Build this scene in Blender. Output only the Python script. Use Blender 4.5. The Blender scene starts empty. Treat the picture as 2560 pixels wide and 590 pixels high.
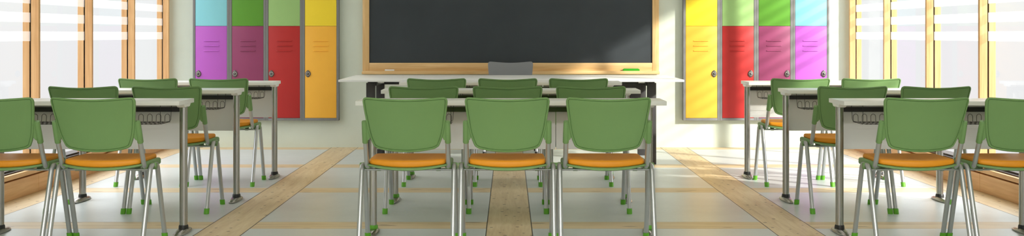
import bpy, bmesh, math, random
from mathutils import Vector, Matrix

random.seed(7)
S = bpy.context.scene
C = S.collection
PI = math.pi

# ------------------------------------------------------------------ render look
S.view_settings.view_transform = 'Standard'
S.view_settings.look = 'None'
S.view_settings.gamma = 1.0
S.view_settings.use_curve_mapping = False
S.view_settings.exposure = 0.0
S.cycles.use_denoising = True
S.cycles.max_bounces = 10
S.cycles.diffuse_bounces = 6
S.cycles.glossy_bounces = 4
S.cycles.transparent_max_bounces = 16
S.cycles.sample_clamp_indirect = 6.0
S.cycles.caustics_reflective = False
S.cycles.caustics_refractive = False

# ------------------------------------------------------------------ materials
def lin(r, g, b):
    f = lambda c: (c / 255) / 12.92 if c / 255 <= .04045 else ((c / 255 + .055) / 1.055) ** 2.4
    return (f(r), f(g), f(b), 1)

class Tree:
    """small helper around a material node tree"""
    def __init__(self, name):
        self.m = bpy.data.materials.new(name)
        self.m.use_nodes = True
        self.nt = self.m.node_tree
        self.nt.nodes.clear()
        self.out = self.n('ShaderNodeOutputMaterial')
    def n(self, t, **kw):
        nd = self.nt.nodes.new(t)
        for k, v in kw.items():
            setattr(nd, k, v)
        return nd
    def set(self, sock, v):
        if isinstance(v, bpy.types.NodeSocket):
            self.nt.links.new(v, sock)
        else:
            sock.default_value = v
    def math(self, op, a, b=None, c=None):
        nd = self.n('ShaderNodeMath', operation=op)
        self.set(nd.inputs[0], a)
        if b is not None: self.set(nd.inputs[1], b)
        if c is not None: self.set(nd.inputs[2], c)
        return nd.outputs[0]
    def mix(self, fac, a, b):
        nd = self.n('ShaderNodeMix', data_type='RGBA')
        self.set(nd.inputs[0], fac); self.set(nd.inputs[6], a); self.set(nd.inputs[7], b)
        return nd.outputs[2]
    def coords(self, scale=(1, 1, 1), kind='Object', loc=(0, 0, 0)):
        tc = self.n('ShaderNodeTexCoord')
        mp = self.n('ShaderNodeMapping')
        mp.inputs['Scale'].default_value = scale
        mp.inputs['Location'].default_value = loc
        self.nt.links.new(tc.outputs[kind], mp.inputs[0])
        return mp.outputs[0]
    def noise(self, vec, scale, detail=4, rough=.55, dist=0):
        nd = self.n('ShaderNodeTexNoise')
        self.set(nd.inputs['Vector'], vec)
        nd.inputs['Scale'].default_value = scale
        nd.inputs['Detail'].default_value = detail
        nd.inputs['Roughness'].default_value = rough
        nd.inputs['Distortion'].default_value = dist
        return nd.outputs[0]
    def ramp(self, fac, stops):
        nd = self.n('ShaderNodeValToRGB')
        e = nd.color_ramp.elements
        while len(e) < len(stops): e.new(.5)
        for i, (p, c) in enumerate(stops):
            e[i].position = p; e[i].color = c
        self.set(nd.inputs[0], fac)
        return nd.outputs[0]
    def bump(self, h, strength, dist=.002):
        nd = self.n('ShaderNodeBump')
        nd.inputs['Strength'].default_value = strength
        nd.inputs['Distance'].default_value = dist
        self.set(nd.inputs['Height'], h)
        return nd.outputs[0]
    def principled(self, col, rough=.5, metal=0., spec=.5, normal=None, coat=0.):
        p = self.n('ShaderNodeBsdfPrincipled')
        self.set(p.inputs['Base Color'], col)
        self.set(p.inputs['Roughness'], rough)
        p.inputs['Metallic'].default_value = metal
        p.inputs['Specular IOR Level'].default_value = spec
        p.inputs['Coat Weight'].default_value = coat
        if normal is not None: self.set(p.inputs['Normal'], normal)
        self.nt.links.new(p.outputs[0], self.out.inputs[0])
        return self.m

def vary(c, k):
    return (min(c[0] * k, 1), min(c[1] * k, 1), min(c[2] * k, 1), 1)

def plain(name, col, rough=.5, metal=0., spec=.5, var=.05, scale=8, bump=0., bscale=300, coat=0.):
    t = Tree(name)
    v = t.coords()
    f = t.noise(v, scale, 5, .6)
    c = t.mix(t.ramp(f, [(.3, (0, 0, 0, 1)), (.7, (1, 1, 1, 1))]), vary(col, 1 - var), vary(col, 1 + var))
    nrm = t.bump(t.noise(v, bscale, 2), bump) if bump else None
    return t.principled(c, rough, metal, spec, nrm, coat)

def wood(name, light, dark, axis, rough=.45, stretch=22):
    t = Tree(name)
    sc = [stretch, stretch, stretch]
    sc[axis] = 1.1
    v = t.coords(tuple(sc))
    a = t.noise(v, 1.0, 6, .62, .6)
    b = t.noise(v, 4.5, 3, .5)
    f = t.math('ADD', t.math('MULTIPLY', a, .75), t.math('MULTIPLY', b, .25))
    c = t.ramp(f, [(.33, dark), (.5, tuple((light[i] + dark[i]) / 2 for i in range(4))), (.64, light)])
    return t.principled(c, rough, 0, .35, t.bump(f, .12, .001))

def floor_material():
    t = Tree('tile_floor_with_wood_strips')
    tc = t.n('ShaderNodeTexCoord')
    sp = t.n('ShaderNodeSeparateXYZ')
    t.nt.links.new(tc.outputs['Object'], sp.inputs[0])
    x, y = sp.outputs[0], sp.outputs[1]
    P = 1.597
    def dist(u, off):
        k = t.math('ADD', t.math('DIVIDE', t.math('SUBTRACT', u, off), P), 100.5)
        return t.math('MULTIPLY', t.math('ABSOLUTE', t.math('SUBTRACT', t.math('FRACT', k), .5)), P)
    lx, ly = dist(x, 0), dist(y, 7.105)
    inl = t.math('LESS_THAN', lx, .127)
    linl = t.math('LESS_THAN', t.math('ABSOLUTE', t.math('SUBTRACT', lx, .128)), .0028)
    inc = t.math('LESS_THAN', ly, .124)
    linc = t.math('LESS_THAN', t.math('ABSOLUTE', t.math('SUBTRACT', ly, .1245)), .0022)
    # tiles: pale grey, faintly clouded
    v = t.coords()
    n1 = t.noise(v, 2.2, 6, .65)
    n2 = t.noise(v, 60, 3, .6)
    tf = t.math('ADD', t.math('MULTIPLY', n1, .7), t.math('MULTIPLY', n2, .3))
    tile = t.ramp(tf, [(.3, lin(197, 202, 199)), (.7, lin(213, 218, 215))])
    def board(scale_v, kscale):
        vv = t.coords(scale_v)
        a = t.noise(vv, 1.0, 6, .6, .8)
        b = t.noise(vv, 5, 3, .5)
        f = t.math('ADD', t.math('MULTIPLY', a, .7), t.math('MULTIPLY', b, .3))
        col = t.ramp(f, [(.34, lin(200, 174, 134)), (.5, lin(216, 193, 153)), (.66, lin(227, 207, 170))])
        vo = t.n('ShaderNodeTexVoronoi', voronoi_dimensions='2D')
        t.set(vo.inputs['Vector'], t.coords(kscale))
        vo.inputs['Scale'].default_value = 1
        vo.inputs['Randomness'].default_value = .9
        rnd = t.n('ShaderNodeSeparateColor')
        t.nt.links.new(vo.outputs['Color'], rnd.inputs[0])
        pick = t.math('GREATER_THAN', rnd.outputs[0], .35)
        size = t.math('MULTIPLY_ADD', rnd.outputs[1], .09, .06)
        kn = t.math('SUBTRACT', 1.0, t.math('DIVIDE', vo.outputs['Distance'], size))
        kn = t.math('MINIMUM', t.math('MAXIMUM', t.math('MULTIPLY', kn, 1.6), 0), .62)
        kn = t.math('MULTIPLY', kn, pick)
        return t.mix(kn, col, lin(104, 72, 40))
    wl = board((16, 1.3, 1), (11, 6.5, 1))
    wc = board((1.3, 16, 1), (2.2, 9, 1))
    c = t.mix(inc, tile, wc)
    c = t.mix(t.math('MULTIPLY', linc, .75), c, lin(150, 128, 98))
    c = t.mix(inl, c, wl)
    c = t.mix(linl, c, lin(52, 46, 40))
    r = t.mix(t.math('MAXIMUM', inl, inc), (.34, .34, .34, 1), (.42, .42, .42, 1))
    return t.principled(c, r, 0, .4, t.bump(tf, .03, .001))

def glass_material():
    t = Tree('window_glass')
    tr = t.n('ShaderNodeBsdfTransparent'); tr.inputs[0].default_value = (.965, .972, .975, 1)
    gl = t.n('ShaderNodeBsdfGlossy'); gl.inputs['Roughness'].default_value = .02
    fr = t.n('ShaderNodeFresnel'); fr.inputs[0].default_value = 1.4
    ge = t.n('ShaderNodeNewGeometry')
    mx = t.n('ShaderNodeMixShader')
    n = t.noise(t.coords(), 1.5, 2)
    front = t.math('SUBTRACT', 1.0, ge.outputs['Backfacing'])   # one reflection per pane, on the outer skin of each side
    t.set(mx.inputs[0], t.math('MULTIPLY', t.math('MULTIPLY', fr.outputs[0], t.math('MULTIPLY_ADD', n, .1, .5)), front))
    t.nt.links.new(tr.outputs[0], mx.inputs[1]); t.nt.links.new(gl.outputs[0], mx.inputs[2])
    t.nt.links.new(mx.outputs[0], t.out.inputs[0])
    return t.m

def frost_material():
    t = Tree('frosted_film')
    tl = t.n('ShaderNodeBsdfTranslucent'); tl.inputs[0].default_value = (.97, .97, .95, 1)
    df = t.n('ShaderNodeBsdfDiffuse'); df.inputs[0].default_value = (.95, .95, .93, 1)
    tr = t.n('ShaderNodeBsdfTransparent'); tr.inputs[0].default_value = (1, 1, .97, 1)
    m1 = t.n('ShaderNodeMixShader'); m1.inputs[0].default_value = .2
    m2 = t.n('ShaderNodeMixShader')
    t.set(m2.inputs[0], t.math('MULTIPLY_ADD', t.noise(t.coords(), 200, 2), .04, .62))
    t.nt.links.new(tl.outputs[0], m1.inputs[1]); t.nt.links.new(df.outputs[0], m1.inputs[2])
    t.nt.links.new(m1.outputs[0], m2.inputs[1]); t.nt.links.new(tr.outputs[0], m2.inputs[2])
    t.nt.links.new(m2.outputs[0], t.out.inputs[0])
    return t.m

M = {}
M['floor'] = floor_material()
M['wall'] = plain('sage_plaster', lin(214, 222, 209), .85, 0, .2, .035, 3.5, .25, 90)
M['white_wall'] = plain('white_plaster', lin(226, 226, 220), .85, 0, .2, .02, 3, .2, 90)
M['green'] = plain('green_plastic', lin(120, 156, 98), .42, 0, .4, .025, 5, .06, 900)
M['cap'] = plain('bright_green_rubber', lin(98, 168, 44), .5, 0, .4, .03, 30)
M['orange'] = plain('orange_upholstery', lin(232, 150, 30), .5, 0, .35, .04, 12, .12, 700)
M['grey_plastic'] = plain('dark_grey_plastic', lin(130, 132, 136), .42, 0, .45, .03, 5)
M['grey_seat'] = plain('charcoal_upholstery', lin(70, 71, 74), .6, 0, .3, .04, 12, .1, 700)
M['silver'] = plain('satin_silver_tube', lin(190, 191, 192), .36, .75, .5, .03, 20)
M['chrome'] = plain('polished_steel', lin(168, 165, 160), .27, 1., .5, .03, 15)
M['white'] = plain('white_laminate', lin(247, 247, 245), .35, 0, .4, .015, 4)
M['panel'] = plain('pale_grey_panel', lin(232, 230, 228), .5, 0, .3, .02, 3)
M['black'] = plain('black_painted_steel', lin(38, 37, 36), .45, 0, .4, .08, 20)
M['dkgreen'] = plain('dark_green_steel', lin(52, 72, 24), .45, 0, .4, .06, 20)
M['wire'] = plain('black_wire', lin(28, 27, 26), .4, 0, .4, .05, 30)
M['anthracite'] = plain('anthracite_steel', lin(66, 64, 64), .5, 0, .35, .05, 14, .1, 400)
M['slate'] = plain('slate_board', lin(66, 71, 75), .85, 0, .12, .06, 2.5)
M['steelgrey'] = plain('grey_locker_steel', lin(128, 128, 127), .5, 0, .35, .04, 9)
M['lock'] = plain('dark_lock_metal', lin(104, 100, 97), .3, .6, .5, .05, 40)
M['nickel'] = plain('nickel_dial_ring', lin(205, 202, 196), .4, .4, .5, .03, 40)
M['dial'] = plain('black_lock_dial', lin(24, 24, 24), .3, 0, .5, .05, 60)
M['chalk'] = plain('white_chalk', lin(240, 240, 238), .9, 0, .1, .03, 60)
M['eraser'] = plain('green_felt', lin(60, 160, 40), .8, 0, .1, .06, 80)
M['gasket'] = plain('black_gasket_and_gap_shade', lin(66, 56, 50), .6, 0, .3, .05, 20)
OAKL, OAKD = lin(236, 202, 148), lin(206, 164, 106)
M['oak_x'] = wood('oak_along_x', OAKL, OAKD, 0)
M['oak_z'] = wood('oak_along_z', OAKL, OAKD, 2)
PL, PD = lin(236, 191, 136), lin(208, 154, 100)
M['pine_y'] = wood('pine_along_y', PL, PD, 1)
M['pine_z'] = wood('pine_along_z', PL, PD, 2)
M['glass'] = glass_material()
M['frost'] = frost_material()

# ------------------------------------------------------------------ mesh helpers
def finish(name, bm, mats, parent=None, smooth=None, loc=(0, 0, 0)):
    """link a bmesh as one object; smooth = angle in degrees for smooth shading"""
    bmesh.ops.recalc_face_normals(bm, faces=bm.faces[:])
    if smooth is not None:
        a = math.radians(smooth)
        for f in bm.faces: f.smooth = True
        for e in bm.edges:
            if len(e.link_faces) == 2 and e.calc_face_angle(0) > a: e.smooth = False
    me = bpy.data.meshes.new(name)
    bm.to_mesh(me); bm.free()
    for m in (mats if isinstance(mats, (list, tuple)) else [mats]):
        me.materials.append(m)
    o = bpy.data.objects.new(name, me)
    o.location = loc
    C.objects.link(o)
    if parent is not None: o.parent = parent
    return o

def tag(o, label=None, cat=None, group=None, kind=None):
    if label: o['label'] = label
    if cat: o['category'] = cat
    if group: o['group'] = group
    if kind: o['kind'] = kind
    return o

def empty(name, loc=(0, 0, 0)):
    o = bpy.data.objects.new(name, None)
    o.empty_display_size = .1
    o.location = loc
    C.objects.link(o)
    return o

def box(bm, x0, x1, y0, y1, z0, z1, bev=0., seg=2, mat=0):
    vs = [bm.verts.new((x, y, z)) for x in (x0, x1) for y in (y0, y1) for z in (z0, z1)]
    idx = ((0, 1, 3, 2), (4, 6, 7, 5), (0, 4, 5, 1), (2, 3, 7, 6), (0, 2, 6, 4), (1, 5, 7, 3))
    fs = [bm.faces.new([vs[i] for i in q]) for q in idx]
    for f in fs: f.material_index = mat
    if bev:
        es = list({e for f in fs for e in f.edges})
        r = bmesh.ops.bevel(bm, geom=es, offset=bev, segments=seg, profile=.5, affect='EDGES', clamp_overlap=True)
        for f in r['faces']: f.material_index = mat
    return vs

def ring(bm, pts): return [bm.verts.new(p) for p in pts]

def bridge(bm, a, b, mat=0):
    n = len(a)
    for i in range(n):
        f = bm.faces.new((a[i], a[(i + 1) % n], b[(i + 1) % n], b[i]))
        f.material_index = mat

def cap(bm, r, mat=0):
    bm.faces.new(r).material_index = mat

def sweep(bm, pts, rad, seg=12, mat=0, caps=True, closed=False):
    """tube along a polyline with parallel-transported frames"""
    P = [Vector(p) for p in pts]
    n = len(P)
    T = []
    for i in range(n):
        if closed: d = P[(i + 1) % n] - P[i - 1]
        elif i == 0: d = P[1] - P[0]
        elif i == n - 1: d = P[-1] - P[-2]
        else: d = (P[i + 1] - P[i]).normalized() + (P[i] - P[i - 1]).normalized()
        T.append(d.normalized())
    up = Vector((0, 0, 1)) if abs(T[0].z) < .9 else Vector((1, 0, 0))
    u = (up - T[0] * up.dot(T[0])).normalized()
    rings = []
    for i in range(n):
        u = (u - T[i] * u.dot(T[i])).normalized()
        w = T[i].cross(u)
        r = rad[i] if isinstance(rad, (list, tuple)) else rad
        rings.append(ring(bm, [P[i] + (u * math.cos(2 * PI * k / seg) + w * math.sin(2 * PI * k / seg)) * r for k in range(seg)]))
    for i in range(n - 1): bridge(bm, rings[i], rings[i + 1], mat)
    if closed: bridge(bm, rings[-1], rings[0], mat)
    elif caps: cap(bm, rings[0], mat); cap(bm, rings[-1], mat)
    return rings

def fillet(pts, r, seg=6):
    """round the corners of a polyline"""
    P = [Vector(p) for p in pts]
    out = [P[0]]
    for i in range(1, len(P) - 1):
        a, b, c = P[i - 1], P[i], P[i + 1]
        d1, d2 = (a - b), (c - b)
        k = min(r, d1.length * .48, d2.length * .48)
        p, q = b + d1.normalized() * k, b + d2.normalized() * k
        for s in range(seg + 1):
            t = s / seg
            out.append(p * (1 - t) ** 2 + b * 2 * t * (1 - t) + q * t * t)
    out.append(P[-1])
    return out

def stack(bm, sections, mat=0, close=True):
    """skin a list of equally long point rings"""
    rs = [ring(bm, s) for s in sections]
    for a, b in zip(rs, rs[1:]): bridge(bm, a, b, mat)
    if close: cap(bm, rs[0], mat); cap(bm, rs[-1], mat)
    return rs

def ellipse(cx, cy, z, a, b, n=28, p=2.0):
    out = []
    for k in range(n):
        t = 2 * PI * k / n
        c, s = math.cos(t), math.sin(t)
        out.append((cx + a * math.copysign(abs(c) ** (2 / p), c), cy + b * math.copysign(abs(s) ** (2 / p), s), z))
    return out

def lathe_y(bm, cx, y0, cz, prof, sx=1., sz=1., n=20, mat=0):
    """rings round an axis along Y; prof = [(radius, y offset)]"""
    return stack(bm, [[(cx + r * sx * math.cos(2 * PI * k / n), y0 + dy, cz + r * sz * math.sin(2 * PI * k / n)) for k in range(n)] for r, dy in prof], mat)

def copy_tree(o, parent=None):
    c = o.copy()
    C.objects.link(c)
    if parent is not None: c.parent = parent
    for ch in o.children: copy_tree(ch, c)
    return c

# ------------------------------------------------------------------ camera (2560 x 590 frame)
F = 3085.0
cam = bpy.data.cameras.new('camera')
cam.sensor_width = 36.0
cam.sensor_fit = 'HORIZONTAL'
cam.lens = F / 2560 * 36
cam.shift_x = (1280 - 1273) / 2560
cam.shift_y = -(295 - 85.5) / 2560
cam.clip_start = .05
co = bpy.data.objects.new('camera', cam)
co.location = (0, 0, 1.1)
co.rotation_euler = (PI / 2, 0, 0)
C.objects.link(co)
S.camera = co

# ------------------------------------------------------------------ the room
WX = 3.29          # inner faces of the side walls
WY = 12.0          # wall with the blackboard
Y0 = -4.0
HC = 3.0
WIN0 = 7.53        # the glazed stretch begins here
bm = bmesh.new(); box(bm, -WX - .2, WX + .2, Y0, WY + .2, -.12, 0)
tag(finish('floor', bm, M['floor']), kind='structure')
bm = bmesh.new(); box(bm, -WX - .2, WX + .2, Y0, WY + .2, HC, HC + .15)
tag(finish('ceiling', bm, M['white_wall']), kind='structure')
bm = bmesh.new(); box(bm, -WX - .11, WX + .11, WY, WY + .2, 0, HC)
tag(finish('wall_front', bm, M['wall']), kind='structure')
for side, nm in ((-1, 'wall_left'), (1, 'wall_right')):
    bm = bmesh.new()
    xa, xb = sorted((side * WX, side * (WX + .2)))
    box(bm, xa, xb, Y0, WIN0, 0, HC)
    box(bm, xa, xb, WIN0, WY, 2.38, HC)
    tag(finish(nm, bm, M['wall']), kind='structure')

# windows: deep pine mullions 1.1 m apart, glass set 6 cm back, frosted film bands
MULL = [7.53, 8.63, 9.73, 10.83, 11.92]
BANDS = [1.052 + .131 * k for k in range(12)]
wn = 0
for side in (-1, 1):
    sx = lambda a: side * a
    bmS = bmesh.new()          # low boxed sill under the glass, one board per bay
    for k in range(4):
        ja, jb = MULL[k] + (.0015 if k else 0), (MULL[k + 1] - .0015 if k < 3 else WY)
        xa, xb = sorted((sx(WX), sx(WX + .2))); box(bmS, xa, xb, ja, jb, 0, .125, .002)
        xa, xb = sorted((sx(WX), sx(WX + .2))); box(bmS, xa, xb, ja, jb, .135, .166, .002)
    xa, xb = sorted((sx(WX + .045), sx(WX + .2))); box(bmS, xa, xb, WIN0, WY, .12, .14, mat=1)  # dark strip between the boards: gap shadow put into the colour
    xa, xb = sorted((sx(WX + .030), sx(WX + .2))); box(bmS, xa, xb, WIN0, WY, .16, .174, mat=1)  # same painted shade in the groove below the glass
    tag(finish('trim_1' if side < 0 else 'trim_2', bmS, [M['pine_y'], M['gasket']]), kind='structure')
    for i in range(4):
        wn += 1
        ya, yb = MULL[i] + .03, MULL[i + 1]
        w = bmesh.new()
        xa, xb = sorted((sx(WX), sx(WX + .0552)))
        box(w, xa, xb, yb, yb + .03, .172, 2.38, .0015)
        xa, xb = sorted((sx(WX + .0655), sx(WX + .113)))
        box(w, xa, xb, yb, yb + .03, .172, 2.38, .0015)
        if i == 0:
            xa, xb = sorted((sx(WX), sx(WX + .113)))
            box(w, xa, xb, MULL[0], MULL[0] + .03, .172, 2.38, .0015)
        xa, xb = sorted((sx(WX + .03), sx(WX + .1)))
        box(w, xa, xb, ya, yb, 2.32, 2.38)
        wo = tag(finish('window_%d' % wn, w, M['pine_z']), kind='structure')
        g = bmesh.new()
        xa, xb = sorted((sx(WX + .0552), sx(WX + .0585)))
        box(g, xa, xb, ya - .03, ya, .172, 2.34)
        box(g, xa, xb, yb, yb + .03, .172, 2.34)
        box(g, xa, xb, ya, yb, .172, .186)
        finish('gasket', g, M['gasket'], wo)
        g = bmesh.new()
        xa, xb = sorted((sx(WX + .060), sx(WX + .065)))
        box(g, xa, xb, ya, yb, .186, 2.32)
        finish('pane', g, M['glass'], wo)
        for z in BANDS:
            if z + .07 > 2.32: continue
            g = bmesh.new()
            xf = sx(WX + .0592)
            vs = [g.verts.new(p) for p in ((xf, ya, z), (xf, yb, z), (xf, yb, z + .068), (xf, ya, z + .068))]
            g.faces.new(vs)
            finish('frosted_band', g, M['frost'], wo)

# ------------------------------------------------------------------ blackboard
XO = .015
bb = empty('blackboard', (XO, WY, .71))
tag(bb, 'large dark slate blackboard in an oak frame on the end wall', 'blackboard')
HW, HI = 1.437, 1.373
ZB, ZI, ZT, ZTI = .742 - .71, .822 - .71, 2.06 - .71, 1.98 - .71
bm = bmesh.new(); box(bm, -HI - .01, HI + .01, -.022, -.004, ZI - .01, ZTI + .01)
finish('writing_surface', bm, M['slate'], bb)
for s in (-1, 1):
    bm = bmesh.new()
    xa, xb = sorted((s * HI, s * HW)); box(bm, xa, xb, -.036, -.001, ZB, ZT, .003)
    finish('frame_stile', bm, M['oak_z'], bb, 30)
for za, zb in ((ZB, ZI), (ZTI, ZT)):
    bm = bmesh.new(); box(bm, -HI, HI, -.034, -.001, za, zb, .003)
    finish('frame_rail', bm, M['oak_x'], bb, 30)
bm = bmesh.new()
box(bm, -HW - .001, HW + .001, -.095, -.001, 0.003, .032, .006, 3)
box(bm, -HW + .01, HW - .01, -.093, -.086, .03, .036, .002)
finish('chalk_tray', bm, M['oak_x'], bb, 40)

# chalk and eraser on the tray
d = 11.93
bm = bmesh.new()
stack(bm, [[(x, .0085 * r * math.cos(2 * PI * k / 16), .0085 + .0085 * r * math.sin(2 * PI * k / 16)) for k in range(16)]
           for x, r in ((-.046, .55), (-.0445, .9), (-.042, 1), (.042, 1), (.0445, .9), (.046, .6))])
o = finish('chalk_stick', bm, M['chalk'], None, 50, ((974 - 1273) * d / F, d, .7422))
tag(o, 'stick of white chalk on the left part of the blackboard tray', 'chalk')
er = empty('board_eraser', ((1578 - 1273) * d / F, d, .7422))
tag(er, 'green board eraser on the right part of the blackboard tray', 'eraser')
bm = bmesh.new(); box(bm, -.08, .08, -.022, .022, 0, .012, .002)
finish('felt_pad', bm, M['eraser'], er, 40)
bm = bmesh.new()
stack(bm, [[(-a, -b, z), (a, -b, z), (a, b, z), (-a, b, z)] for a, b, z in ((.08, .022, .012), (.079, .0215, .018), (.070, .017, .024), (.066, .014, .0255))])
finish('grip', bm, M['eraser'], er, 40)

# ------------------------------------------------------------------ lockers on the end wall
LD = .065
LY = WY - LD
PIT = .3531
def locker(name, x0, up_col, low_col, lock_left, label, group):
    t = empty(name, (x0, WY, .265))
    tag(t, label, 'locker', group)
    w, H = PIT - .0004, 1.86
    f0, f1 = .0235, .0225       # frame widths
    split = 1.179 - .265
    b = bmesh.new()
    # carcass: back, sides, top, bottom, mid shelf, all set as real boxes
    box(b, 0, w, -.006, -.0005, 0, H)
    box(b, 0, f0, -LD, -.004, 0, H, .0015)
    box(b, w - f1, w, -LD, -.004, 0, H, .0015)
    box(b, f0 - .001, w - f1 + .001, -LD, -.004, 0, .0225, .0015)
    box(b, f0 - .001, w - f1 + .001, -LD, -.004, H - .0225, H, .0015)
    box(b, f0 - .001, w - f1 + .001, -LD + .02, -.004, split - .006, split + .006)
    finish('carcass', b, M['steelgrey'], t, 30)
    g = .0022
    for nm, za, zb, col in (('lower_door', .0225 + g, split - .0012, low_col), ('upper_door', split + .0012, H - .0225 - g, up_col)):
        b = bmesh.new()
        box(b, f0 + g, w - f1 - g * .5, -LD + .001, -LD + .018, za, zb, .0012)
        dr = finish('door', b, col, t, 30)
        if nm == 'upper_door': continue
        cx = w / 2 + (.004 if lock_left else -.004)
        for k in range(3):
            z = 1.036 - .048 * k - .265
            b = bmesh.new()     # pressed louver: a thin raised hood, deepest at its lower lip
            prof = [(0, .006), (-.003, .005), (-.0075, -.001), (-.0075, -.0035), (0, -.004)]
            L = .072
            secs = []
            for xx, s in ((-L - .004, .15), (-L, .8), (-L + .006, 1), (L - .006, 1), (L, .8), (L + .004, .15)):
                secs.append([(cx + xx, -LD + .0012 + py * s, z + pz * (.55 + .45 * s)) for py, pz in prof])
            stack(b, secs)
            finish('louver', b, col, dr, 35)
        lx = f0 + .031 if lock_left else w - f1 - .031
        lz = .717 - .265
        b = bmesh.new()
        n = 28
        def plate(r):
            out = []
            for k in range(n):
                a = 2 * PI * k / n
                rx = .0255 * r; rz = .0345 * r
                out.append((rx * math.cos(a) * (1 - .30 * abs(math.sin(a)) ** 2), rz * math.sin(a)))
            return out
        stack(b, [[(lx + p, -LD + dy, lz + q) for p, q in plate(r)] for r, dy in ((1, .002), (1, -.004), (.9, -.006))], 0)
        lathe_y(b, lx, -LD, lz, [(.0195, -.004), (.0195, -.011), (.0185, -.0125), (.0125, -.0128)], mat=1, n=28)
        lathe_y(b, lx, -LD, lz, [(.0122, -.0125), (.0122, -.019), (.0100, -.0205)], mat=2, n=24)
        lathe_y(b, lx, -LD, lz, [(.0042, -.0200), (.0040, -.0222), (.0030, -.0226)], mat=3, n=12)
        for k in range(16):     # index teeth round the dial
            a = 2 * PI * k / 16
            px, pz = lx + .0162 * math.cos(a), lz + .0162 * math.sin(a)
            box(b, px - .0011, px + .0011, -LD - .0137, -LD - .0122, pz - .0011, pz + .0011, mat=2)
        finish('lock', b, [M['lock'], M['nickel'], M['dial'], M['nickel']], dr, 35)
    return t

def lc(name, r, g, b):
    return plain(name, lin(r, g, b), .45, 0, .35, .02, 6)
LC = dict(blue=lc('pale_blue_enamel', 146, 220, 232), green=lc('leaf_green_enamel', 98, 160, 54), lime=lc('light_green_enamel', 160, 200, 126),
          yellow=lc('yellow_enamel', 255, 224, 56), purple=lc('violet_enamel', 190, 98, 200), plum=lc('plum_enamel', 148, 66, 104),
          red=lc('red_enamel', 184, 45, 43), orange=lc('amber_enamel', 250, 186, 66))
WORDS = dict(blue='pale blue', green='leaf green', lime='light green', yellow='yellow', purple='violet', plum='plum', red='red', orange='amber')
seq = [('blue', 'purple'), ('green', 'plum'), ('lime', 'red'), ('yellow', 'orange')]
Y = LY
xl = (482 - 1273) * LY / F
xr = (1708 - 1273) * LY / F
for i, (u, l) in enumerate(seq):
    locker('locker', xl + PIT * i, LC[u], LC[l], True,
           'grey locker with %s lower door and %s upper door, left of the blackboard' % (WORDS[l], WORDS[u]), 'lockers left of the blackboard')
for i, (u, l) in enumerate(seq[::-1]):
    locker('locker', xr + PIT * i, LC[u], LC[l], False,
           'grey locker with %s lower door and %s upper door, right of the blackboard' % (WORDS[l], WORDS[u]), 'lockers right of the blackboard')

# ------------------------------------------------------------------ chairs
def catmull(pts, sub=4):
    P = [Vector((p[0], p[1], 0)) for p in pts]
    out = []
    n = len(P)
    for i in range(n):
        a, b, c, d_ = P[i - 1], P[i], P[(i + 1) % n], P[(i + 2) % n]
        for s in range(sub):
            t = s / sub
            v = .5 * ((2 * b) + (c - a) * t + (2 * a - 5 * b + 4 * c - d_) * t * t + (3 * b - a - 3 * c + d_) * t ** 3)
            out.append((v.x, v.y))
    return out

def inset(poly, k):
    n = len(poly)
    out = []
    for i in range(n):
        a, b = Vector(poly[i - 1]), Vector(poly[(i + 1) % n])
        t = (b - a).normalized()
        nx, nz = -t.y, t.x           # poly runs counter-clockwise: left normal points inside
        out.append((poly[i][0] + nx * k, poly[i][1] + nz * k))
    return out

LEAN = -.428
def yb(z): return -.147 + (z - .41) * LEAN

def backrest_mesh(lift=0.):
    half = [(0, .494), (.06, .4968), (.105, .5025), (.139, .510), (.156, .519), (.167, .532), (.1875, .592), (.204, .694),
            (.2095, .738), (.2105, .752), (.2072, .7635), (.199, .7702), (.185, .7722), (.12, .768), (.06, .7645), (0, .7632)]
    half = [(x * 1.018, z + .005 + .007 * (z - .494) / .27 + lift * max(0, (z - .6) / .17)) for x, z in half]
    poly = half + [(-x, z) for x, z in half[-2:0:-1]]
    P = catmull(poly, 4)
    cx, cz = 0, .649 + lift * .4
    def surf(p, y):
        x, z = p
        return (x, yb(z) - .045 * (1 - (x / .2165) ** 2) + y, z)
    bm = bmesh.new()
    r_in = inset(P, .0138)
    def scl(k): return [(cx + (x - cx) * k, cz + (z - cz) * k) for x, z in r_in]
    def side(rings):
        rs = [ring(bm, [surf(p, y) for p in pl]) for pl, y in rings]
        for a, b in zip(rs, rs[1:]): bridge(bm, a, b)
        c = bm.verts.new(surf((cx, cz), rings[-1][1]))
        last = rs[-1]
        for i in range(len(last)): bm.faces.new((last[i], last[(i + 1) % len(last)], c))
        return rs[0]
    back = [(inset(P, .0008), -.003), (inset(P, .003), -.0062), (inset(P, .0065), -.0072), (inset(P, .0094), -.0068), (inset(P, .0106), -.0012),
            (inset(P, .0126), -.0012), (r_in, -.0040), (inset(P, .0165), -.0046)] + [(scl(k), -.0045) for k in (.86, .7, .52, .34, .16)]
    front = [(inset(P, .0008), .003), (inset(P, .004), .0058), (inset(P, .010), .0062)] + [(scl(k), .0062) for k in (.93, .8, .62, .42, .2)]
    a = side(back); b = side(front)
    bridge(bm, a, b)
    return bm

def sleeve_mesh(s, lift=0.):
    bm = bmesh.new()
    z0, z1 = .547, .659
    X = s * .2105
    def c(z): return Vector((X, yb(z), z))
    sweep(bm, [c(z0), c(z0 + .003), c(z0 + .05), c(z1 - .004), c(z1)], [.0142, .0155, .0150, .0138, .0130], 18)
    # web between the sleeve and the shell
    web = [(.206, .654), (.206, .554), (.198, .558), (.189, .564), (.183, .578), (.190, .612), (.2005, .657), (.2045, .664)]
    fr = ring(bm, [(s * x, yb(z) - .0055 - .045 * (1 - (min(x, .213) / .213) ** 2) * .8, z) for x, z in web])
    bk = ring(bm, [(s * x, yb(z) + .0045 - .045 * (1 - (min(x, .213) / .213) ** 2) * .8, z) for x, z in web])
    cap(bm, fr); cap(bm, bk); bridge(bm, fr, bk)
    return bm

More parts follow.
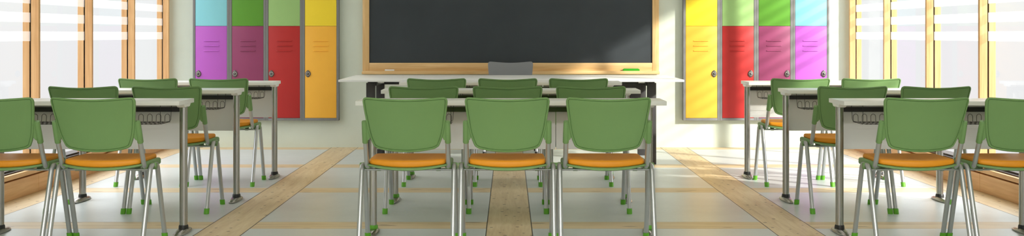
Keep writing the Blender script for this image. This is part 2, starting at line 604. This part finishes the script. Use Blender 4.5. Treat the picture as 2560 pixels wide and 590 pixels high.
def seat_outline(hw, yr, yf, bow, n=9):
    """rounded seat plan, rear edge bowed towards -y"""
    rear = [(-hw * .9 + 1.8 * hw * .9 * 0, 0)]
    pts = []
    for k in range(n):          # rear edge left -> right
        u = -1 + 2 * k / (n - 1)
        pts.append((hw * .86 * u, yr - bow * (1 - u * u)))
    pts += [(hw * .965, yr + .012), (hw, yr + .04), (hw * 1.0, yr + (yf - yr) * .5), (hw * .99, yf - .04), (hw * .965, yf - .008), (hw * .89, yf)]
    for k in range(1, 5):
        u = 1 - 2 * k / 5
        pts.append((hw * .89 * u, yf + .006 * (1 - u * u)))
    pts += [(-hw * .89, yf), (-hw * .965, yf - .008), (-hw * .99, yf - .04), (-hw, yr + (yf - yr) * .5), (-hw, yr + .04), (-hw * .965, yr + .012)]
    return catmull(pts, 3)

def seat_sag(x, y):
    """the seat is dished towards its rear edge"""
    return -.0165 * max(0, 1 - (x / .205) ** 2) * min(1, max(0, (.09 - y) / .24))

def cushion_mesh():
    bm = bmesh.new()
    P = seat_outline(.197, -.165, .150, .028)
    def scl(k): return [(x * k, y * k) for x, y in inset(P, .02)]
    prof = [(inset(P, .006), .434, 1), (P, .437, 1), (inset(P, -.002), .4425, .9), (inset(P, -.0005), .452, .55), (inset(P, .0025), .4565, .42), (inset(P, .0075), .4585, .37)]
    secs = [[(x, y, z + q * seat_sag(x, y)) for x, y in pl] for pl, z, q in prof]
    for k in (.95, .8, .6, .3):
        secs.append([(x, y, .459 + .35 * seat_sag(x, y)) for x, y in scl(k)])
    stack(bm, secs)
    return bm

def pan_mesh():
    bm = bmesh.new()
    P = seat_outline(.209, -.175, .160, .032)
    secs = [[(x, y, z + seat_sag(x, y) - .005 * max(0, 1 - (x / .2) ** 2) * k) for x, y in pl] for pl, z, k in
            ((inset(P, .05), .419, 1), (inset(P, .012), .422, 1), (P, .4265, 1), (P, .432, .7), (inset(P, .006), .434, .2), (inset(P, .02), .434, 0))]
    stack(bm, secs)
    for s in (-1, 1):
        box(bm, s * .155 - .012, s * .155 + .012, -.085, -.05, .389, .425, .002)          # stacking buffers below
        box(bm, min(s * .192, s * .224), max(s * .192, s * .224), -.135, .125, .404, .440, .011, 3)   # cheeks beside the joints
    return bm

def make_chair(name, shell, cush, capm, lift=0., tube=None):
    tube = tube or M['silver']
    t = empty(name)
    finish('backrest', backrest_mesh(lift), shell, t, 45)
    for s in (-1, 1):
        finish('backrest_sleeve', sleeve_mesh(s), shell, t, 50)
    finish('seat_pan', pan_mesh(), shell, t, 50)
    finish('seat_cushion', cushion_mesh(), cush, t, 60)
    R = .0128
    for s in (-1, 1):
        X = s * .2095
        bm = bmesh.new()        # upright: out of the sleeve, down and forward under the pan
        pts = fillet([(X, yb(.547), .547), (X, yb(.41) + .006, .417), (s * .203, -.07, .4105), (s * .18, .10, .411)], .045, 7)
        sweep(bm, pts, R, 14)
        finish('upright', bm, tube, t, 50)
        # A-frame legs meeting in a rounded apex
        apex = Vector((s * .2375, -.062, .418))
        for yy in (-.272, .136):
            foot = Vector((s * .2375, yy, .029))
            sgn = 1 if yy > 0 else -1
            top = apex + Vector((0, sgn * .058, 0))
            knee = top
            bm = bmesh.new()
            sweep(bm, fillet([apex, top, foot], .03, 7), R, 14)
            lg = finish('leg', bm, tube, t, 50)
            dirv = (foot - knee).normalized()
            e = foot + dirv * .03
            base = Vector((foot.x + dirv.x * .03, foot.y + dirv.y * .03, 0))
            bm = bmesh.new()
            c0 = foot - dirv * .004
            secs = []
            for q, r in ((0, .0158), (.15, .0164), (.85, .0164), (1, .0155)):
                cc = c0.lerp(base, q)
                secs.append([(cc.x + r * math.cos(2 * PI * k / 16), cc.y + r * math.sin(2 * PI * k / 16), cc.z) for k in range(16)])
            stack(bm, secs)
            finish('foot_cap', bm, capm, lg, 50)
        bm = bmesh.new()        # joint that clamps the pan to the legs
        sweep(bm, [(s * .198, -.07, .413), (s * .236, -.07, .414), (s * .2545, -.07, .414)], [.017, .0185, .017], 14)
        box(bm, min(s * .195, s * .225), max(s * .195, s * .225), -.11, -.03, .405, .428, .004)
        finish('pivot_bracket', bm, shell, t, 45)
    bm = bmesh.new()
    sweep(bm, [(-.237, -.092, .398), (.237, -.092, .398)], .006, 12)
    finish('crossbar', bm, tube, t, 50)
    return t

ROW, CROW = 1.327, 1.335
CY = 6.50
CXS = {'left': [-2.601, -2.091], 'middle': [-.523, -.010, .499], 'right': [2.096, 2.606]}
rown = ['nearest', 'second', 'farthest']
rowt = {'left': ['nearest desk beside the left windows', 'second desk beside the left windows', 'farthest desk beside the left windows'],
        'middle': ['nearest of the middle desks', 'second of the middle desks', 'farthest of the middle desks'],
        'right': ['nearest desk beside the right windows', 'second desk beside the right windows', 'farthest desk beside the right windows']}
which = {'left': ['window side', 'aisle side'], 'middle': ['left chair', 'centre chair', 'right chair'], 'right': ['aisle side', 'window side']}
proto = make_chair('classroom_chair', M['green'], M['orange'], M['cap'])
first = True
for r in range(3):
    for side in ('left', 'middle', 'right'):
        for k, x in enumerate(CXS[side]):
            o = proto if first else copy_tree(proto)
            first = False
            o.location = (x, CY + CROW * r + (.012 if r == 2 else 0), 0)
            tag(o, 'green chair with orange seat, %s, at %s' % (which[side][k], rowt[side][r]), 'chair', 'green classroom chairs')

tch = make_chair('desk_chair', M['grey_plastic'], M['grey_seat'], M['black'], .056)
tch.location = (.012, 11.37, 0)
tch.rotation_euler = (0, 0, PI)
tag(tch, 'dark grey chair behind the long desk, below the blackboard', 'chair')

# ------------------------------------------------------------------ pupils' desks
TZ, TT = .737, .0235
DY0, DY1 = -.16, .16            # slab, relative to the leg plane
def leg_section(cx, cy, z, r=.0215):
    out = []
    n = 32
    for k in range(n):          # fluted round-cornered section
        a = 2 * PI * k / n
        rr = r * (1 + .10 * math.cos(4 * a + PI) * .5)
        g = -.0022 if k % 8 == 4 else 0
        out.append((cx + (rr + g) * math.cos(a), cy + (rr + g) * 1.15 * math.sin(a), z))
    return out

def wire_basket(w, parent, cx):
    """black wire book basket hung under the top"""
    bm = bmesh.new()
    r = .0013
    yn, yf, zb, zt = -.125, .085, .609, TZ - TT + .002
    h = w / 2
    # outer frame: drops from the top at the far corners, bends into the far wire
    sweep(bm, fillet([(cx - h, yf, zt), (cx - h + .006, yf, zb), (cx + h - .006, yf, zb), (cx + h, yf, zt)], .018, 5), r, 6)
    sweep(bm, [(cx - h + .012, yn, zb), (cx + h - .012, yn, zb)], r, 6)
    for q in (.33, .66):
        sweep(bm, [(cx - h + .006, yn + (yf - yn) * q, zb), (cx + h - .006, yn + (yf - yn) * q, zb)], r, 6)
    for s in (-1, 1):           # hangers and side wires
        sweep(bm, fillet([(cx + s * (h - .007), yn + .01, zt), (cx + s * (h - .007), yn + .005, zb), (cx + s * (h - .008), yf, zb)], .014, 5), r, 6)
    n = max(3, int(round(w / .0525)))
    for k in range(n):          # arched back stops, running down and out under the books
        c = cx - h + w * (k + .5) / n
        b = .0135
        pts = [(c - b - .004, yn, zb), (c - b, yf - .012, zb + .001), (c - b, yf, zb + .003)]
        pts += [(c - b, yf + .001, zb + .018)]
        pts += [(c - b * math.cos(PI * q / 8), yf + .002, zb + .029 + b * math.sin(PI * q / 8)) for q in range(9)]
        pts += [(c + b, yf + .001, zb + .018), (c + b, yf, zb + .003), (c + b, yf - .012, zb + .001), (c + b - .004, yn, zb)]
        sweep(bm, pts, r, 6)
    return finish('basket', bm, M['wire'], parent, 60)

def make_desk(half, leg_x, nsec, basket_w, beam, collar, panel_half, ibx):
    t = empty('school_desk')
    bm = bmesh.new(); box(bm, -half, half, DY0, DY1, TZ - TT, TZ, .0015)
    finish('tabletop', bm, M['white'], t, 30)
    for s in (-1, 1):
        cx = s * leg_x
        bm = bmesh.new()
        stack(bm, [leg_section(cx, 0, z) for z in (.02, .2, .45, .699)])
        lg = finish('leg', bm, M['chrome'], t, 22)
        bm = bmesh.new()        # long low foot with a domed top
        secs = []
        for a, b, z in ((.031, .150, 0), (.0335, .154, .004), (.0335, .154, .009), (.030, .149, .0115), (.029, .146, .011), (.0275, .128, .017), (.026, .095, .022), (.0245, .055, .025)):
            secs.append(ellipse(cx, -.022, z, a, b, 32, 2.15))
        stack(bm, secs)
        finish('foot', bm, M['chrome'], lg, 40)
        bm = bmesh.new()
        stack(bm, [ellipse(cx, 0, z, a, a * 1.15, 28) for z, a in ((.018, .0265), (.026, .027), (.037, .0262), (.044, .0235))])
        finish('collar', bm, collar, lg, 40)
        bm = bmesh.new()        # cap that carries the top
        stack(bm, [[(cx - a, -b, z), (cx + a, -b, z), (cx + a, b, z), (cx - a, b, z)] for a, b, z in
                   ((.017, .046, .6965), (.021, .053, .699), (.030 if leg_x < half - .05 else .0215, .072, TZ - TT - .0005 + .0007))])
        finish('top_bracket', bm, M['white'], t, 20)
    bm = bmesh.new(); box(bm, -panel_half, panel_half, .092, .112, .664, .690, .001)
    finish('beam', bm, beam, t, 30)
    w = 2 * panel_half / nsec
    for k in range(nsec):
        a = -panel_half + w * k
        bm = bmesh.new()
        box(bm, a + (.0022 if k else 0), a + w - (.0022 if k < nsec - 1 else 0), .112, .124, .4525, TZ - TT, .001)
        finish('modesty_panel', bm, M['panel'], t, 30)
    for x in ibx: wire_basket(basket_w, t, x)
    return t

DYC = 6.84
LM = .843
pm = make_desk(.843, .764, 3, .385, M['dkgreen'], M['cap'], .757, (-.513, 0, .513))
ps = make_desk(.527, .509, 2, .345, M['black'], M['black'], .4825, (-.2475, .2475))
CXD = 2.326
dl = {'left': 'by the left windows', 'middle': 'in the middle', 'right': 'by the right windows'}
fm = fs = True
for r in range(3):
    for side, x in (('left', .012 - CXD), ('middle', .010), ('right', .014 + CXD)):
        if side == 'middle':
            o = pm if fm else copy_tree(pm); fm = False
        else:
            o = ps if fs else copy_tree(ps); fs = False
        o.location = (x, DYC + ROW * r, 0)
        seats = 'three-seat' if side == 'middle' else 'two-seat'
        tag(o, 'white topped %s desk %s, %s of the three rows' % (seats, dl[side], rown[r]), 'desk', 'school desks')

# ------------------------------------------------------------------ long desk in front of the board
td = empty('long_desk', (.017, 10.78, 0))
tag(td, 'long white topped desk with black legs in front of the blackboard', 'desk')
TY0, TY1 = 10.2 - 10.78, 11.36 - 10.78
bm = bmesh.new(); box(bm, -1.43, 1.43, TY0, TY1, .7055, .723, .0015)
finish('tabletop', bm, M['white'], td, 30)
LX = 1.226
YF, YR = 10.43 - 10.78, 11.20 - 10.78
for s in (-1, 1):
    for yy in (YF, YR):
        bm = bmesh.new()
        xa, xb = sorted((s * LX, s * (LX - .074)))
        box(bm, xa, xb, yy, yy + .06, .0, .688, .002)
        finish('leg', bm, M['anthracite'], td, 30)
    bm = bmesh.new()            # top rail from front leg to rear leg
    xa, xb = sorted((s * (LX - .012), s * (LX - .088)))
    box(bm, xa, xb, YF + .01, YR + .05, .664, .702, .002)
    box(bm, (xa + xb) / 2 - .012, (xa + xb) / 2 + .012, YF - .01, YF + .08, .686, .7058, .002)
    finish('side_rail', bm, M['black'], td, 30)
    bm = bmesh.new()
    xa, xb = sorted((s * (LX - .090), s * (LX - .142)))
    box(bm, xa, xb, YF + .06, YF + .16, .684, .7058, .002)
    finish('spacer_block', bm, M['white'], td, 30)
bm = bmesh.new(); box(bm, -LX + .142, LX - .142, YR - .02, YR + .03, .655, .704, .002)
box(bm, -LX + .145, LX - .145, YF + .08, YF + .12, .672, .704, .002)
finish('cross_beam', bm, M['black'], td, 30)
ped = bmesh.new(); box(ped, .74, 1.142, YR - .34, YR - .03, .30, .668, .003)
pd = finish('drawer_unit', ped, M['anthracite'], td, 30)

# ------------------------------------------------------------------ light
w = bpy.data.worlds.new('sky')
S.world = w
w.use_nodes = True
nt = w.node_tree
nt.nodes.clear()
out = nt.nodes.new('ShaderNodeOutputWorld')
bg = nt.nodes.new('ShaderNodeBackground')
tc = nt.nodes.new('ShaderNodeTexCoord')
sp = nt.nodes.new('ShaderNodeSeparateXYZ')
rp = nt.nodes.new('ShaderNodeValToRGB')
ma = nt.nodes.new('ShaderNodeMath'); ma.operation = 'MULTIPLY_ADD'
ma.inputs[1].default_value = .5; ma.inputs[2].default_value = .5
nt.links.new(tc.outputs['Generated'], sp.inputs[0])
nt.links.new(sp.outputs[2], ma.inputs[0])
nt.links.new(ma.outputs[0], rp.inputs[0])
e = rp.color_ramp.elements
e[0].position = 0; e[0].color = (.86, .84, .82, 1)
e[1].position = 1; e[1].color = (5.4, 5.55, 5.8, 1)
for p, c in ((.44, (.95, .93, .93, 1)), (.50, (.98, .985, .99, 1)), (.56, (1.05, 1.06, 1.07, 1)), (.60, (1.6, 1.65, 1.7, 1)), (.70, (4.1, 4.2, 4.35, 1))):
    q = e.new(p); q.color = c
nt.links.new(rp.outputs[0], bg.inputs[0])
bg.inputs[1].default_value = 1.0
nt.links.new(bg.outputs[0], out.inputs[0])

sun = bpy.data.lights.new('sun', 'SUN')
sun.energy = 6.6
sun.angle = math.radians(2.2)
sun.color = (1.0, .95, .86)
so = bpy.data.objects.new('sun', sun)
so.rotation_euler = Vector((-1.1, 1.0, -.62)).to_track_quat('-Z', 'Y').to_euler()
so.location = (8, -4, 7)
C.objects.link(so)

# added unseen fill lights: high up near the camera and towards the end wall
for x, y, e_ in ((-1.7, 1.5, 25), (1.7, 1.5, 25), (-1.9, 10.7, 4.5), (0, 10.7, 4), (1.9, 10.7, 3)):
    a = bpy.data.lights.new('fill_area', 'AREA')
    a.shape = 'RECTANGLE'; a.size = 1.2; a.size_y = .6
    a.energy = e_
    a.color = (1, .985, .97)
    ao = bpy.data.objects.new('fill_area', a)
    ao.location = (x, y, HC - .03)
    C.objects.link(ao)

# added unseen fill spots, cone cut off to brighten mainly the front row
for x in (-2.7, -.9, .9, 2.7):
    a = bpy.data.lights.new('fill_spot', 'SPOT')
    a.energy = 370
    a.spot_size = math.radians(50); a.spot_blend = .1
    a.shadow_soft_size = .45
    a.color = (1, .99, .975)
    ao = bpy.data.objects.new('fill_spot', a)
    ao.location = (x, 1.5, HC - .08)
    ao.rotation_euler = Vector((0, math.cos(math.radians(45.3)), -math.sin(math.radians(45.3)))).to_track_quat('-Z', 'Y').to_euler()
    C.objects.link(ao)
